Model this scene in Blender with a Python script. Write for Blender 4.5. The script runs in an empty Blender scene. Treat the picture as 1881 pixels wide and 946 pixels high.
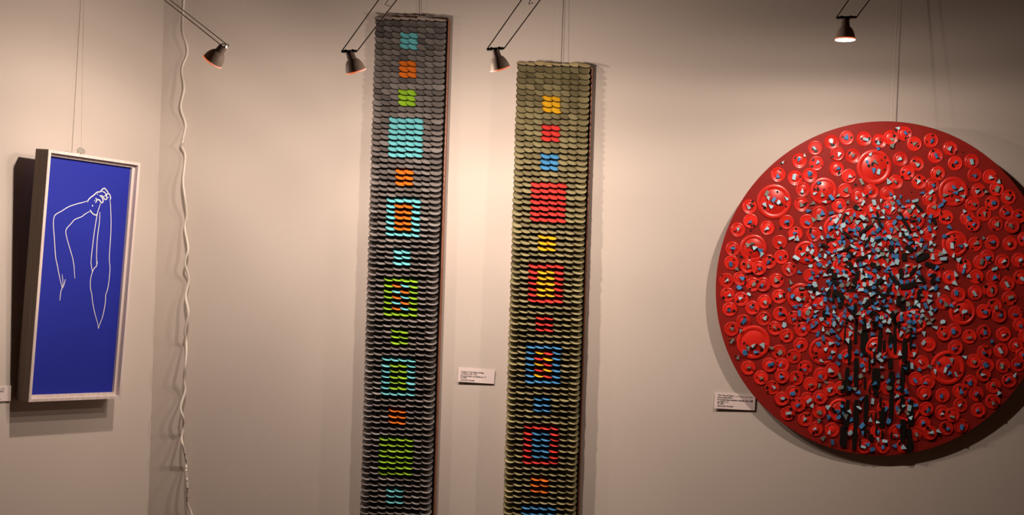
import bpy, math, random
from mathutils import Vector, Matrix
random.seed(7)
C = bpy.context.scene.collection
PI = math.pi

# ---------------------------------------------------------------- camera model (level camera, slightly rolled, off-centre crop)
W_PX, H_PX = 1881, 946
D = 3.0
F_PX = 762.0 * D
VX, VY = 1250.0, 594.0
ROLL = 0.0315
CR, SR = math.cos(ROLL), math.sin(ROLL)
EYE = Vector((0, -D, 1.5))

def ray(px, py):
    dx, dy = px - VX, py - VY
    return Vector(((dx * CR + dy * SR) / F_PX, 1.0, (dx * SR - dy * CR) / F_PX))

def on_plane(px, py, o, n):
    r = ray(px, py)
    t = (o - EYE).dot(n) / r.dot(n)
    return EYE + r * t

def at_depth(px, py, d):
    """point at distance d in front of the back wall"""
    return EYE + ray(px, py) * (D - d)

cam_d = bpy.data.cameras.new('camera')
cam = bpy.data.objects.new('camera', cam_d)
C.objects.link(cam)
cam_d.sensor_width = 36
cam_d.lens = F_PX / W_PX * 36
cam_d.shift_x = (W_PX / 2 - VX) / W_PX
cam_d.shift_y = (VY - H_PX / 2) / W_PX
cam_d.clip_start = 0.05
cam.matrix_world = Matrix(((CR, -SR, 0, EYE.x), (0, 0, -1, EYE.y), (SR, CR, 0, EYE.z), (0, 0, 0, 1)))
bpy.context.scene.camera = cam

# ---------------------------------------------------------------- materials
def lin(c):
    return tuple(((v / 255) / 12.92 if v / 255 <= 0.04045 else ((v / 255 + 0.055) / 1.055) ** 2.4) for v in c)

def mat(name, col, rough=0.5, metal=0.0, vary=0.0, bump=0.0, bscale=60.0, spec=0.5, coat=0.0):
    m = bpy.data.materials.new(name)
    m.use_nodes = True
    nt = m.node_tree
    b = nt.nodes['Principled BSDF']
    b.inputs['Base Color'].default_value = (*col, 1)
    b.inputs['Roughness'].default_value = rough
    b.inputs['Metallic'].default_value = metal
    b.inputs['Specular IOR Level'].default_value = spec
    if coat:
        b.inputs['Coat Weight'].default_value = coat
        b.inputs['Coat Roughness'].default_value = 0.15
    if vary:
        oi = nt.nodes.new('ShaderNodeObjectInfo')
        ge = nt.nodes.new('ShaderNodeNewGeometry')
        ad = nt.nodes.new('ShaderNodeMath'); ad.operation = 'ADD'
        fr = nt.nodes.new('ShaderNodeMath'); fr.operation = 'FRACT'
        nt.links.new(oi.outputs['Random'], ad.inputs[0])
        nt.links.new(ge.outputs['Random Per Island'], ad.inputs[1])
        nt.links.new(ad.outputs[0], fr.inputs[0])
        mr = nt.nodes.new('ShaderNodeMapRange')
        mr.inputs['To Min'].default_value = 1 - vary
        mr.inputs['To Max'].default_value = 1 + vary
        nt.links.new(fr.outputs[0], mr.inputs['Value'])
        hs = nt.nodes.new('ShaderNodeHueSaturation')
        hs.inputs['Color'].default_value = (*col, 1)
        nt.links.new(mr.outputs[0], hs.inputs['Value'])
        nt.links.new(hs.outputs[0], b.inputs['Base Color'])
    if bump:
        tc = nt.nodes.new('ShaderNodeTexCoord')
        nz = nt.nodes.new('ShaderNodeTexNoise')
        nz.inputs['Scale'].default_value = bscale
        nz.inputs['Detail'].default_value = 4
        nt.links.new(tc.outputs['Object'], nz.inputs['Vector'])
        bp = nt.nodes.new('ShaderNodeBump')
        bp.inputs['Strength'].default_value = bump
        bp.inputs['Distance'].default_value = 0.004
        nt.links.new(nz.outputs['Fac'], bp.inputs['Height'])
        nt.links.new(bp.outputs['Normal'], b.inputs['Normal'])
    return m

def grain_mat(name, c1, c2, rough=0.6, scale=(60, 60, 3)):
    m = mat(name, c1, rough)
    nt = m.node_tree
    b = nt.nodes['Principled BSDF']
    tc = nt.nodes.new('ShaderNodeTexCoord')
    mp = nt.nodes.new('ShaderNodeMapping')
    mp.inputs['Scale'].default_value = scale
    nz = nt.nodes.new('ShaderNodeTexNoise')
    nz.inputs['Scale'].default_value = 4
    nz.inputs['Detail'].default_value = 6
    rp = nt.nodes.new('ShaderNodeValToRGB')
    rp.color_ramp.elements[0].color = (*c1, 1)
    rp.color_ramp.elements[1].color = (*c2, 1)
    rp.color_ramp.elements[0].position = 0.35
    rp.color_ramp.elements[1].position = 0.65
    nt.links.new(tc.outputs['Object'], mp.inputs['Vector'])
    nt.links.new(mp.outputs[0], nz.inputs['Vector'])
    nt.links.new(nz.outputs['Fac'], rp.inputs[0])
    nt.links.new(rp.outputs[0], b.inputs['Base Color'])
    return m

def emit_mat(name, col, s):
    m = bpy.data.materials.new(name)
    m.use_nodes = True
    nt = m.node_tree
    b = nt.nodes['Principled BSDF']
    b.inputs['Base Color'].default_value = (0.9, 0.9, 0.9, 1)
    b.inputs['Emission Color'].default_value = (*col, 1)
    b.inputs['Emission Strength'].default_value = s
    return m

M = {
    'wall': mat('wall_paint', (0.60, 0.53, 0.475), 0.75, bump=0.035, bscale=90, spec=0.25),
    'floor': grain_mat('floor_boards', (0.16, 0.09, 0.05), (0.24, 0.14, 0.08), 0.5, (1, 12, 1)),
    'ceiling': mat('ceiling_paint', (0.17, 0.09, 0.05), 0.9),
    'wall_dark': mat('brown_wall_paint', (0.18, 0.09, 0.05), 0.85),
    'frame': grain_mat('whitewashed_wood', (0.60, 0.50, 0.47), (0.72, 0.62, 0.58), 0.6, (40, 40, 2)),
    'frame_side_shade': grain_mat('shaded_frame_wood', (0.17, 0.125, 0.095), (0.25, 0.19, 0.15), 0.65, (60, 60, 2)),  # frame wood again, with the shade on its side put into the colour
    'blue': mat('ultramarine_paper', (0.016, 0.026, 0.33), 0.65, spec=0.2),
    'white_line': mat('white_relief_line', (0.85, 0.82, 0.75), 0.5),
    'card': mat('card_paper', (0.78, 0.66, 0.64), 0.8, spec=0.2),
    'ink': mat('black_ink', (0.02, 0.015, 0.012), 0.8),
    'cord': mat('white_plastic', (0.74, 0.68, 0.60), 0.4),
    'print': mat('grey_print', (0.12, 0.10, 0.09), 0.7),
    'nylon': mat('nylon_wire', (0.55, 0.48, 0.40), 0.3),
    'steel': mat('dark_steel', (0.10, 0.075, 0.06), 0.4, 0.6),
    'clip': mat('bright_metal', (0.5, 0.47, 0.42), 0.3, 0.9),
    'lamp': mat('taupe_lamp_shell', (0.42, 0.32, 0.26), 0.5),
    'lamp_dark': mat('black_plastic', (0.03, 0.025, 0.022), 0.45),
    'rim': emit_mat('orange_glow_rim', (0.95, 0.16, 0.03), 0.7),
    'red_clip': mat('red_plastic', (0.45, 0.07, 0.03), 0.4),
    'lens': emit_mat('lamp_lens', (1.0, 0.82, 0.72), 14.0),
    'bracket': mat('lamp_socket', (0.30, 0.21, 0.17), 0.5),
    'wood': grain_mat('brown_board_edge', (0.24, 0.085, 0.045), (0.34, 0.13, 0.07), 0.5, (50, 50, 2)),
    'black': mat('black_board', (0.006, 0.005, 0.005), 0.8, spec=0.1),
    'silver': mat('silver_cap', (0.86, 0.77, 0.73), 0.35, 0.78, vary=0.35),
    'gold': mat('gold_cap', (0.97, 0.83, 0.44), 0.35, 0.76, vary=0.3),
    'gap_shade': mat('cap_underside_shade', (0.005, 0.004, 0.004), 0.8, spec=0.05),  # near-black undersides: shade in the gaps between caps, painted in
    'turquoise': mat('turquoise_cap', (0.19, 0.66, 0.72), 0.32, vary=0.06),
    'orange': mat('orange_cap', (0.86, 0.20, 0.022), 0.32, vary=0.06),
    'green': mat('green_cap', (0.32, 0.60, 0.035), 0.32, vary=0.06),
    'yellow': mat('yellow_cap', (0.88, 0.47, 0.022), 0.32, vary=0.06),
    'red': mat('red_cap', (0.76, 0.055, 0.045), 0.32, vary=0.06),
    'blue_cap': mat('blue_cap', (0.075, 0.29, 0.58), 0.32, vary=0.06),
    'disc': mat('dark_red_paint', (0.27, 0.014, 0.010), 0.55, bump=0.1, bscale=40, spec=0.2),
    'disc_edge': mat('disc_edge_paint', (0.09, 0.012, 0.010), 0.5),
    'disc_cap': mat('red_enamel', (0.72, 0.020, 0.011), 0.36, vary=0.2, coat=0.1),
    'shard_blue': mat('blue_tin_shard', (0.05, 0.22, 0.50), 0.4, vary=0.3),
    'shard_pale': mat('pale_tin_shard', (0.42, 0.68, 0.80), 0.4, vary=0.2),
    'shard_grey': mat('grey_tin_shard', (0.22, 0.26, 0.24), 0.4, vary=0.3),
    'black_paint': mat('black_paint', (0.012, 0.009, 0.008), 0.4),
}

# ---------------------------------------------------------------- mesh helpers
class MB:
    def __init__(self):
        self.v, self.f, self.mi = [], [], []
    def add(self, verts, faces, T=None, mi=0):
        b = len(self.v)
        if T is not None:
            verts = [T @ Vector(p) for p in verts]
        self.v.extend([tuple(p) for p in verts])
        self.f.extend([tuple(i + b for i in q) for q in faces])
        self.mi.extend([mi] * len(faces))
        return self
    def box(self, lo, hi, T=None, mi=0):
        (a, b, c), (d, e, f) = lo, hi
        vs = [(a, b, c), (d, b, c), (d, e, c), (a, e, c), (a, b, f), (d, b, f), (d, e, f), (a, e, f)]
        fs = [(0, 3, 2, 1), (4, 5, 6, 7), (0, 1, 5, 4), (1, 2, 6, 5), (2, 3, 7, 6), (3, 0, 4, 7)]
        return self.add(vs, fs, T, mi)
    def prism(self, poly, z0, z1, T=None, mi=0):
        n = len(poly)
        vs = [(x, y, z0) for x, y in poly] + [(x, y, z1) for x, y in poly]
        fs = [tuple(range(n - 1, -1, -1)), tuple(range(n, 2 * n))]
        fs += [(i, (i + 1) % n, n + (i + 1) % n, n + i) for i in range(n)]
        return self.add(vs, fs, T, mi)
    def lathe(self, prof, n=32, T=None, mi=0, caps=True):
        vs, fs = [], []
        for r, z in prof:
            for k in range(n):
                a = 2 * PI * k / n
                vs.append((r * math.cos(a), r * math.sin(a), z))
        for j in range(len(prof) - 1):
            for k in range(n):
                k2 = (k + 1) % n
                fs.append((j * n + k, j * n + k2, (j + 1) * n + k2, (j + 1) * n + k))
        if caps:
            fs.append(tuple(range(n - 1, -1, -1)))
            fs.append(tuple(range((len(prof) - 1) * n, len(prof) * n)))
        return self.add(vs, fs, T, mi)
    def tube(self, pts, r, n=8, T=None, mi=0, flat=None):
        """sweep a ring along pts; r number or list; flat = (axis, factor) squashes the ring along an axis"""
        pts = [Vector(p) for p in pts]
        rs = r if isinstance(r, (list, tuple)) else [r] * len(pts)
        vs, fs = [], []
        up = None
        for i, p in enumerate(pts):
            t = (pts[min(i + 1, len(pts) - 1)] - pts[max(i - 1, 0)]).normalized()
            if up is None:
                up = Vector((0, 1, 0)) if abs(t.y) < 0.9 else Vector((1, 0, 0))
            s = t.cross(up).normalized()
            up = s.cross(t).normalized()
            for k in range(n):
                a = 2 * PI * k / n
                o = s * math.cos(a) * rs[i] + up * math.sin(a) * rs[i]
                if flat:
                    o = o - flat[0] * o.dot(flat[0]) * (1 - flat[1])
                vs.append(p + o)
        for j in range(len(pts) - 1):
            for k in range(n):
                k2 = (k + 1) % n
                fs.append((j * n + k, j * n + k2, (j + 1) * n + k2, (j + 1) * n + k))
        fs.append(tuple(range(n - 1, -1, -1)))
        fs.append(tuple(range((len(pts) - 1) * n, len(pts) * n)))
        return self.add(vs, fs, T, mi)
    def mesh(self, name, mats, smooth=None):
        me = bpy.data.meshes.new(name)
        me.from_pydata(self.v, [], self.f)
        for m in (mats if isinstance(mats, (list, tuple)) else [mats]):
            me.materials.append(m)
        if any(self.mi):
            me.polygons.foreach_set('material_index', self.mi)
        if smooth is not None:
            me.polygons.foreach_set('use_smooth', [True] * len(me.polygons))
            try:
                me.set_sharp_from_angle(angle=math.radians(smooth))
            except Exception:
                pass
        me.update()
        return me
    def build(self, name, mats, parent=None, smooth=None):
        return put(name, self.mesh(name, mats, smooth), parent)

def put(name, me, parent=None, mw=None):
    o = bpy.data.objects.new(name, me)
    C.objects.link(o)
    if parent is not None:
        o.parent = parent
    if mw is not None:
        o.matrix_local = mw
    return o

def tag(o, label=None, cat=None, group=None, kind=None):
    if label: o['label'] = label
    if cat: o['category'] = cat
    if group: o['group'] = group
    if kind: o['kind'] = kind
    return o

def empty(name, mw):
    o = bpy.data.objects.new(name, None)
    C.objects.link(o)
    o.empty_display_size = 0.05
    o.matrix_world = mw
    return o

def basis(x, y, z, o):
    return Matrix(((x.x, y.x, z.x, o.x), (x.y, y.y, z.y, o.y), (x.z, y.z, z.z, o.z), (0, 0, 0, 1)))

def smooth_path(pts, k=6):
    P = [Vector(p) for p in pts]
    out = []
    for i in range(len(P) - 1):
        p0, p1, p2, p3 = P[max(i - 1, 0)], P[i], P[i + 1], P[min(i + 2, len(P) - 1)]
        for j in range(k):
            t = j / k
            out.append(0.5 * ((2 * p1) + (p2 - p0) * t + (2 * p0 - 5 * p1 + 4 * p2 - p3) * t * t + (3 * p1 - p0 - 3 * p2 + p3) * t ** 3))
    out.append(P[-1])
    return out

# ---------------------------------------------------------------- room
AL = 0.5155                                   # left wall turns this far from square to the back wall
CX = (283.5 - VX) / 762.0                     # corner
ROOM_H, FRONT, RIGHT = 2.8, -4.6, 2.4
a_dir = Vector((-math.sin(AL), -math.cos(AL), 0))
n_left = Vector((math.cos(AL), -math.sin(AL), 0))
LX = CX + a_dir.x / a_dir.y * FRONT           # where the left wall meets the front wall
T = 0.12
def struct(name, mb, m):
    o = mb.build(name, m)
    o['kind'] = 'structure'
    return o
struct('wall_back', MB().prism([(CX, 0), (RIGHT + T, 0), (RIGHT + T, T), (CX - 0.03, T)], 0, ROOM_H), M['wall'])
nl = n_left * -T
struct('wall_left', MB().prism([(CX, 0), (CX - 0.03, T), (LX + nl.x, FRONT + nl.y), (LX, FRONT)], 0, ROOM_H), M['wall'])
struct('wall_right', MB().prism([(RIGHT, 0), (RIGHT, FRONT), (RIGHT + T, FRONT), (RIGHT + T, 0)], 0, ROOM_H), M['wall_dark'])
struct('wall_front', MB().prism([(LX, FRONT), (LX, FRONT - T), (RIGHT + T, FRONT - T), (RIGHT + T, FRONT)], 0, ROOM_H), M['wall_dark'])
poly = [(CX - 0.03, T), (LX + nl.x, FRONT + nl.y - T), (RIGHT + T, FRONT - T), (RIGHT + T, T)]
struct('floor', MB().prism(poly, -0.1, 0), M['floor'])
struct('ceiling', MB().prism(poly, ROOM_H, ROOM_H + 0.1), M['ceiling'])
# ---------------------------------------------------------------- framed blue picture on the left wall
TH, FW, FH, FT, FS, FZ, RHO = 0.0766, 0.2259, 0.5439, 0.046, 0.34397, -0.20994, 0.0014
corner = Vector((CX, 0, 1.5))
upz = Vector((0, 0, 1))
up2 = upz * math.cos(TH) + n_left * math.sin(TH)
n2 = n_left * math.cos(TH) - upz * math.sin(TH)
e2 = -a_dir * math.cos(RHO) - up2 * math.sin(RHO)
u2 = up2 * math.cos(RHO) - a_dir * math.sin(RHO)
o2 = corner + a_dir * FS + upz * FZ + n_left * 0.0015
FM = basis(e2, -n2, u2, o2)                   # local x along the picture, y into the wall, z up
FMI = FM.inverted()
pic = empty('framed_picture', FM)
tag(pic, 'blue picture with a white line drawing of arms in a pale wooden box frame', 'picture')
LIP, LED, SH = 0.0062, 0.0065, 0.011
fr = MB()
def rect_ring(mb, x0, x1, z0, z1, w, y0, y1):
    for (a, b, c, d) in ((x0, x0 + w, z0, z1), (x1 - w, x1, z0, z1), (x0 + w, x1 - w, z0, z0 + w), (x0 + w, x1 - w, z1 - w, z1)):
        mb.box((a, y0, c), (b, y1, d))
rect_ring(fr, 0, FW, 0, FH, LIP, -FT, -0.002)
frame = fr.build('frame', M['frame'], pic)
sd = MB()
sd.box((-0.0006, -FT + 0.0012, 0), (0, -0.002, FH))  # thin added sheet carrying the painted shade of the outer side
s_ = sd.build('frame_side_shade', M['frame_side_shade'], frame)
s_['label'] = 'side of the frame with its shade painted dark grey-brown'
lg = MB()
rect_ring(lg, LIP, FW - LIP, LIP, FH - LIP, LED, -FT + SH, -0.004)
lg.build('inner_ledge', M['frame'], frame)
PY = -FT + SH + 0.007                          # face of the blue panel
pn = MB().box((LIP + 0.001, PY, LIP + 0.001), (FW - LIP - 0.001, PY + 0.004, FH - LIP - 0.001))
panel = pn.build('blue_panel', M['blue'], pic)
po, pnrm = FM @ Vector((0, PY, 0)), n2
def c2(p): return (p[0] / 3.783, p[1] / 3.783 + 250)
def c3(p): return (p[0] / 2.955, p[1] / 2.955 + 480)
def c4(p): return (p[0] / 11.829 + 150, p[1] / 11.829 + 330)
L2 = lambda *a: [c2(p) for p in a]
L3 = lambda *a: [c3(p) for p in a]
L4 = lambda *a: [c4(p) for p in a]
strokes = [
    (L4((120, 463), (60, 485), (0, 503)) + L2((540, 470), (480, 490), (430, 520), (387, 545), (374, 572), (371, 620), (377, 700), (382, 780), (388, 850), (400, 905)) + L3((318, 60), (330, 115), (337, 145)), 0.8),
    (L3((337, 70), (341, 110), (338, 145)), 0.55),
    (L3((355, 97), (346, 130), (333, 155), (328, 180), (325, 213)), 0.75),
    (L4((185, 688), (120, 720), (50, 765), (0, 805)) + L2((520, 580), (495, 607), (465, 640), (457, 665), (465, 710), (485, 780), (505, 850), (515, 910)) + L3((403, 50), (407, 93)), 0.75),
    (L4((410, 515), (385, 590), (355, 680), (330, 800), (312, 900)) + L2((655, 670), (645, 750), (636, 830), (633, 885)) + L3((500, 50), (501, 56)), 0.75),
    (L4((395, 700), (393, 800), (383, 946)) + L2((680, 680), (674, 750), (671, 830), (672, 890), (668, 905)) + L3((507, 45), (494, 85), (490, 125), (493, 160), (498, 175), (503, 225), (518, 295), (530, 335), (534, 366)), 0.75),
    (L3((530, 0), (523, 30)), 0.5),
    (L4((615, 435), (625, 520), (632, 650), (640, 900)) + L2((772, 600), (770, 680), (764, 770), (760, 830), (761, 880)) + L3((597, 40), (591, 110), (582, 160), (574, 180), (571, 230), (557, 300), (540, 345), (534, 366)), 0.75),
    (L4((130, 492), (142, 448), (190, 392), (250, 350), (300, 305), (345, 270), (400, 264), (440, 220), (490, 187), (530, 218), (568, 270), (577, 300)), 1.15),
    (L4((575, 297), (605, 320), (628, 380), (620, 435)), 1.15),
    (L4((430, 256), (490, 270), (520, 305), (530, 335), (492, 357)), 1.0),
    (L4((385, 343), (430, 372), (458, 420), (465, 470), (440, 503), (410, 480), (385, 442), (338, 440), (303, 505)), 1.2),
    (L4((338, 440), (300, 400)), 1.1),
    (L4((415, 340), (468, 368), (490, 412), (515, 435), (545, 422), (556, 388), (582, 383)), 1.05),
    (L4((580, 300), (548, 320), (535, 360), (552, 395)), 1.05),
    (L4((340, 314), (350, 322)), 1.35),
    (L4((278, 450), (288, 458)), 1.35),
    (L4((228, 585), (245, 548)), 1.1),
    (L4((183, 655), (215, 710), (258, 752), (308, 771), (345, 748)), 1.1),
]
dr = MB()
yax = Vector((0, 1, 0))
for pts, w in strokes:
    loc = [FMI @ on_plane(x, y, po, pnrm) for x, y in pts]
    loc = smooth_path(loc, 4)
    n = len(loc)
    rs = [w * 0.00108 * (0.55 + 0.45 * min(1, 6 * min(i, n - 1 - i) / n + 0.15)) for i in range(n)]
    dr.tube(loc, rs, 6, flat=(yax, 0.45))
dw = dr.build('line_drawing', M['white_line'], panel, smooth=60)
dw['label'] = 'white raised outline of two thin arms with clasped hands'

# ---------------------------------------------------------------- title cards
def place_card(name, origin, xdir, ndir, w, h, tilt, label, lines, width_left=0.0):
    z = upz
    x = xdir * math.cos(tilt) - z * math.sin(tilt)
    zz = z * math.cos(tilt) + xdir * math.sin(tilt)
    root = empty(name, basis(x, -ndir, zz, origin))     # local: x right, y into wall, z up; origin = upper left, on the wall
    tag(root, label, 'card', 'white title cards on the walls')
    sheet = MB()
    seg = 8
    vs, fs = [], []
    for k in range(seg + 1):
        t = k / seg
        for (yy, zc) in ((-0.0012 - 0.0018 * abs(t - 0.5), 0.0), (-0.0016 - 0.0020 * (1 - t), -h)):
            vs.append((w * t, yy - 0.0006, zc))
            vs.append((w * t, yy, zc))
    for k in range(seg):
        a, b = 4 * k, 4 * k + 4
        fs += [(a, a + 2, b + 2, b), (a + 1, b + 1, b + 3, a + 3), (a, b, b + 1, a + 1), (a + 2, a + 3, b + 3, b + 2)]
    fs += [(0, 1, 3, 2), (4 * seg, 4 * seg + 2, 4 * seg + 3, 4 * seg + 1)]
    sheet.add(vs, fs).build('card_sheet', M['card'], root)
    tv, tf = MB(), None
    for (txt, x0, z0, tw, th, bold) in lines:
        cu = bpy.data.curves.new('t', 'FONT')
        cu.body = txt
        cu.size = 1.0
        cu.offset = bold
        cu.resolution_u = 3
        ob = bpy.data.objects.new('t', cu)
        C.objects.link(ob)
        dg = bpy.context.evaluated_depsgraph_get()
        me = ob.evaluated_get(dg).to_mesh()
        vs = [v.co.copy() for v in me.vertices]
        fs = [tuple(p.vertices) for p in me.polygons]
        ob.evaluated_get(dg).to_mesh_clear()
        bpy.data.objects.remove(ob)
        bpy.data.curves.remove(cu)
        xm = max(v.x for v in vs) - min(v.x for v in vs)
        xl = min(v.x for v in vs)
        sx = tw / xm
        out = []
        for v in vs:
            px_ = x0 + (v.x - xl) * sx
            pz_ = z0 + v.y * th
            t = px_ / w
            k = -pz_ / h
            yy = (1 - k) * (-0.0012 - 0.0018 * abs(t - 0.5)) + k * (-0.0016 - 0.0020 * (1 - t))
            out.append((px_, yy - 0.00068, pz_))
        tv.add(out, fs)
    tv.build('lettering', M['ink'], root)
    return root

PXM = 1 / 762.0
def card_on_back(px, py, w_px, h_px, tilt, label, lines):
    o = at_depth(px, py, 0.001)
    ls = [(t, x * PXM, z * PXM, w * PXM, th * PXM, b) for (t, x, z, w, th, b) in lines]
    return place_card('title_card', o, Vector((1, 0, 0)), Vector((0, -1, 0)), w_px * PXM, h_px * PXM, tilt, label, ls)
card_on_back(843, 674.3, 66.5, 26.5, 0.035, 'small white title card on the wall between the two hanging cap panels', [
    ('Ancient Code Alpha & Beta', 5.2, -9.2, 41.5, 4.4, 0.03),
    ('H 202cm x Br 17cm', 5.0, -12.9, 29.5, 4.2, 0.03),
    ('Kroonkurken op afvalhout 1/1', 5.0, -16.8, 46, 4.2, 0.03),
    ('\u20ac 1800', 5.0, -20.2, 10.5, 4.2, 0.03),
    ('John John Hooker', 5.2, -24.2, 26, 4.2, 0.03)])
card_on_back(1313, 719.8, 75, 30, 0.022, 'small white title card half under the shadow at the lower left of the red disc', [
    ('The Tree of Hope I', 6.0, -7.0, 30, 4.4, 0.035),
    ('Kroonkurken, metaal en verf op rond paneel', 38, -7.0, 32, 2.0, 0.03),
    ('Doorsnede 80cm', 5.8, -10.8, 28, 4.2, 0.035),
    ('Kroonkurken,metalen deksels de schijf', 5.8, -14.8, 65, 4.2, 0.035),
    ('op MDF 1/1', 5.6, -18.8, 20, 4.2, 0.035),
    ('\u20ac 1350', 5.6, -22.4, 11.5, 4.2, 0.035),
    ('John John Hooker', 5.8, -26.4, 30, 4.2, 0.035)])
# third card, on the left wall, cut by the picture's edge
lw_o = corner + n_left * 0.001
tr = on_plane(19.3, 708, lw_o, n_left)
wd = 0.09
place_card('title_card', tr + a_dir * wd, -a_dir, n_left, wd, 0.0335, 0.0, 'white title card on the left wall beside the blue picture, cut by the photo edge', [
    ('Twee armen gevouwen 1/1', 0.008, -0.0085, 0.067, 0.0048, 0.03),
    ('Zeefdruk op papier nr. 302', 0.008, -0.0137, 0.066, 0.0048, 0.03),
    ('H 54cm x Br 22cm \u20ac', 0.008, -0.0192, 0.058, 0.0048, 0.03),
    ('John John Hooker', 0.008, -0.0300, 0.060, 0.0045, 0.03)])

# ---------------------------------------------------------------- the two long cap panels
CAP_R = 0.0150
def scroll_cap_mesh():
    mb = MB()
    N = 42
    prof = [(0.0, 0.0000), (0.70, 0.0002), (0.86, 0.0006), (1.0, 0.0017)]
    vs = [(0, 0, prof[0][1])]
    for r, z in prof[1:]:
        for k in range(N):
            a = 2 * PI * k / N
            s = 1.0
            zz = z
            if r == 1.0:
                s = 1.0 if k % 2 else 0.955
                zz = z + (0.0007 if k % 2 else -0.0004)
            vs.append((CAP_R * r * s * math.cos(a), CAP_R * r * s * math.sin(a), zz))
    for k in range(N):
        a = 2 * PI * k / N
        vs.append((CAP_R * 0.95 * math.cos(a), CAP_R * 0.95 * math.sin(a), -0.0006))
    fs = [(0, 1 + k, 1 + (k + 1) % N) for k in range(N)]
    for j in range(3):
        for k in range(N):
            k2 = (k + 1) % N
            fs.append((1 + j * N + k, 1 + (j + 1) * N + k, 1 + (j + 1) * N + k2, 1 + j * N + k2))
    fs.append(tuple(1 + 3 * N + k for k in range(N - 1, -1, -1)))
    return vs, fs
CAP_V, CAP_F = scroll_cap_mesh()
CAP_FACE_SMOOTH = 35

def pattern(seq):
    """rows of 8 colour letters from a list of blocks"""
    rows = []
    for b in seq:
        if b[0] == 'n':
            rows += ['.' * 8] * int(b[1:])
        elif len(b) == 1:
            rows += ['...' + b * 2 + '...'] * 3 + ['.' * 8] * 2
        else:
            o = b[0]
            blk = [o * 4]
            for i in range(5):
                p, q = b[1], b[2]
                if len(b) > 3 and i % 2: p, q = q, p
                blk.append(o + p + q + o)
            blk.append(o * 4)
            rows += ['..' + r + '..' for r in blk] + ['.' * 8] * 2
    return rows

def cap_panel(name, label, tl, tr, bl, first_row_px, pitch_px, rows, base, colours, n_rows, names, singles, top_d, bot_d, seed):
    rnd = random.Random(seed)
    TL = at_depth(*tl, top_d)
    TR = at_depth(*tr, top_d)
    BLp = at_depth(*bl, bot_d)
    z = (TL - BLp).normalized()
    x = (TR - TL)
    w = x.length
    x = Vector((1, 0, 0)); x = (x - z * x.dot(z)).normalized()
    y = z.cross(x)
    root = empty(name, basis(x, y, z, TL))       # origin: upper left front corner of the board
    tag(root, label, 'wall art', 'long hanging panels of overlapping bottle caps')
    H = n_rows * pitch_px * PXM + 0.03
    bd = MB().box((0.004, 0, -H), (w - 0.0035, 0.015, 0))
    b = bd.build('board', M['black'], root)
    ed = MB().box((w - 0.0035, 0.0005, -H), (w - 0.0005, 0.0155, 0.0)).box((0.0025, 0.0005, -H), (0.004, 0.0155, 0.0)).box((0.0025, 0.0005, -0.0), (w - 0.0005, 0.0155, 0.0015))
    e = ed.build('edge_strip', M['wood'], b)
    e['label'] = 'reddish-brown wooden edge of the board'
    pitch = pitch_px * PXM * 0.985
    cols = 8
    cp = (w - 0.0042 - 2 * CAP_R) / (cols - 1)
    first = first_row_px * PXM
    meshes = {}
    order = [base] + list(colours.values())
    keys = ['.'] + list(colours.keys())
    stuff = MB()
    n_single = 0
    top_rows = int(first / pitch)
    idx = 0
    for r in range(-top_rows, n_rows - top_rows):
        rowpat = rows[r] if 0 <= r < len(rows) else '.' * 8
        for c in range(cols):
            ch = rowpat[c]
            xc = CAP_R + c * cp + rnd.uniform(-0.0008, 0.0008) - 0.001
            tilt = math.radians(38 + 19 * min(1.0, max(0.0, r / 40)) + rnd.uniform(-4, 4))
            if r == -top_rows:
                tilt = math.radians(60 + rnd.uniform(-5, 5))
            yaw = math.radians(13 + rnd.uniform(-2.5, 2.5))
            yc = -0.0010 - CAP_R * math.sin(tilt) + rnd.uniform(-0.0008, 0.0004)
            zc = -(first + r * pitch) + CAP_R * math.cos(tilt) + rnd.uniform(-0.0011, 0.0011)
            # cap plane: local z of the cap points out of the board (-y), lower edge outwards
            Rm = Matrix.Rotation(PI / 2, 4, 'X')
            Tm = Matrix.Translation((xc, yc, zc)) @ Matrix.Rotation(yaw, 4, 'Z') @ Matrix.Rotation(-tilt, 4, 'X') @ Rm @ Matrix.Rotation(rnd.uniform(0, 6.28), 4, 'Z')
            if (idx in singles):
                if ch not in meshes:
                    cm_ = MB().add(CAP_V, CAP_F)
                    cm_.mi[-43:] = [1] * 43  # underside faces get the painted gap shade
                    meshes[ch] = cm_.mesh('bottle_cap', [M[order[keys.index(ch)]], M['gap_shade']], CAP_FACE_SMOOTH)
                o = put('bottle_cap', meshes[ch], root, Tm)
                if ch != '.':
                    o['label'] = names[ch] + ' painted bottle cap'
            else:
                stuff.add(CAP_V, CAP_F, Tm, keys.index(ch))
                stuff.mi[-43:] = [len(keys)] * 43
            idx += 1
    s = stuff.build('bottle_caps', [M[k] for k in order] + [M['gap_shade']], root, CAP_FACE_SMOOTH)
    s['kind'] = 'stuff'
    return root

SING_L = set(range(24, 124))
SING_R = set(range(24, 124))
silver_rows = pattern(['B', 'O', 'G', 'BBB', 'O', 'BOO', 'B', 'GOBx', 'G', 'BGG', 'O', 'GGG', 'B', 'GBB', 'O', 'BBB'])
gold_rows = pattern(['Y', 'R', 'B', 'RRR', 'Y', 'RYY', 'R', 'BYRx', 'B', 'RBB', 'O', 'BBB', 'Y', 'BRR', 'R', 'YYY'])
NAMES = {'B': 'turquoise', 'O': 'orange', 'G': 'lime green', 'Y': 'yellow', 'R': 'red'}
cap_panel('silver_cap_panel', 'taller left panel of dark silver bottle caps with turquoise, orange and lime green caps',
          (692, 33), (826, 37), (664.5, 946), 40, 10.43, silver_rows, 'silver',
          {'B': 'turquoise', 'O': 'orange', 'G': 'green'}, 147, NAMES, SING_L, 0.021, 0.019, 3)
N2 = dict(NAMES); N2['B'] = 'blue'; N2['O'] = 'amber'
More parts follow.
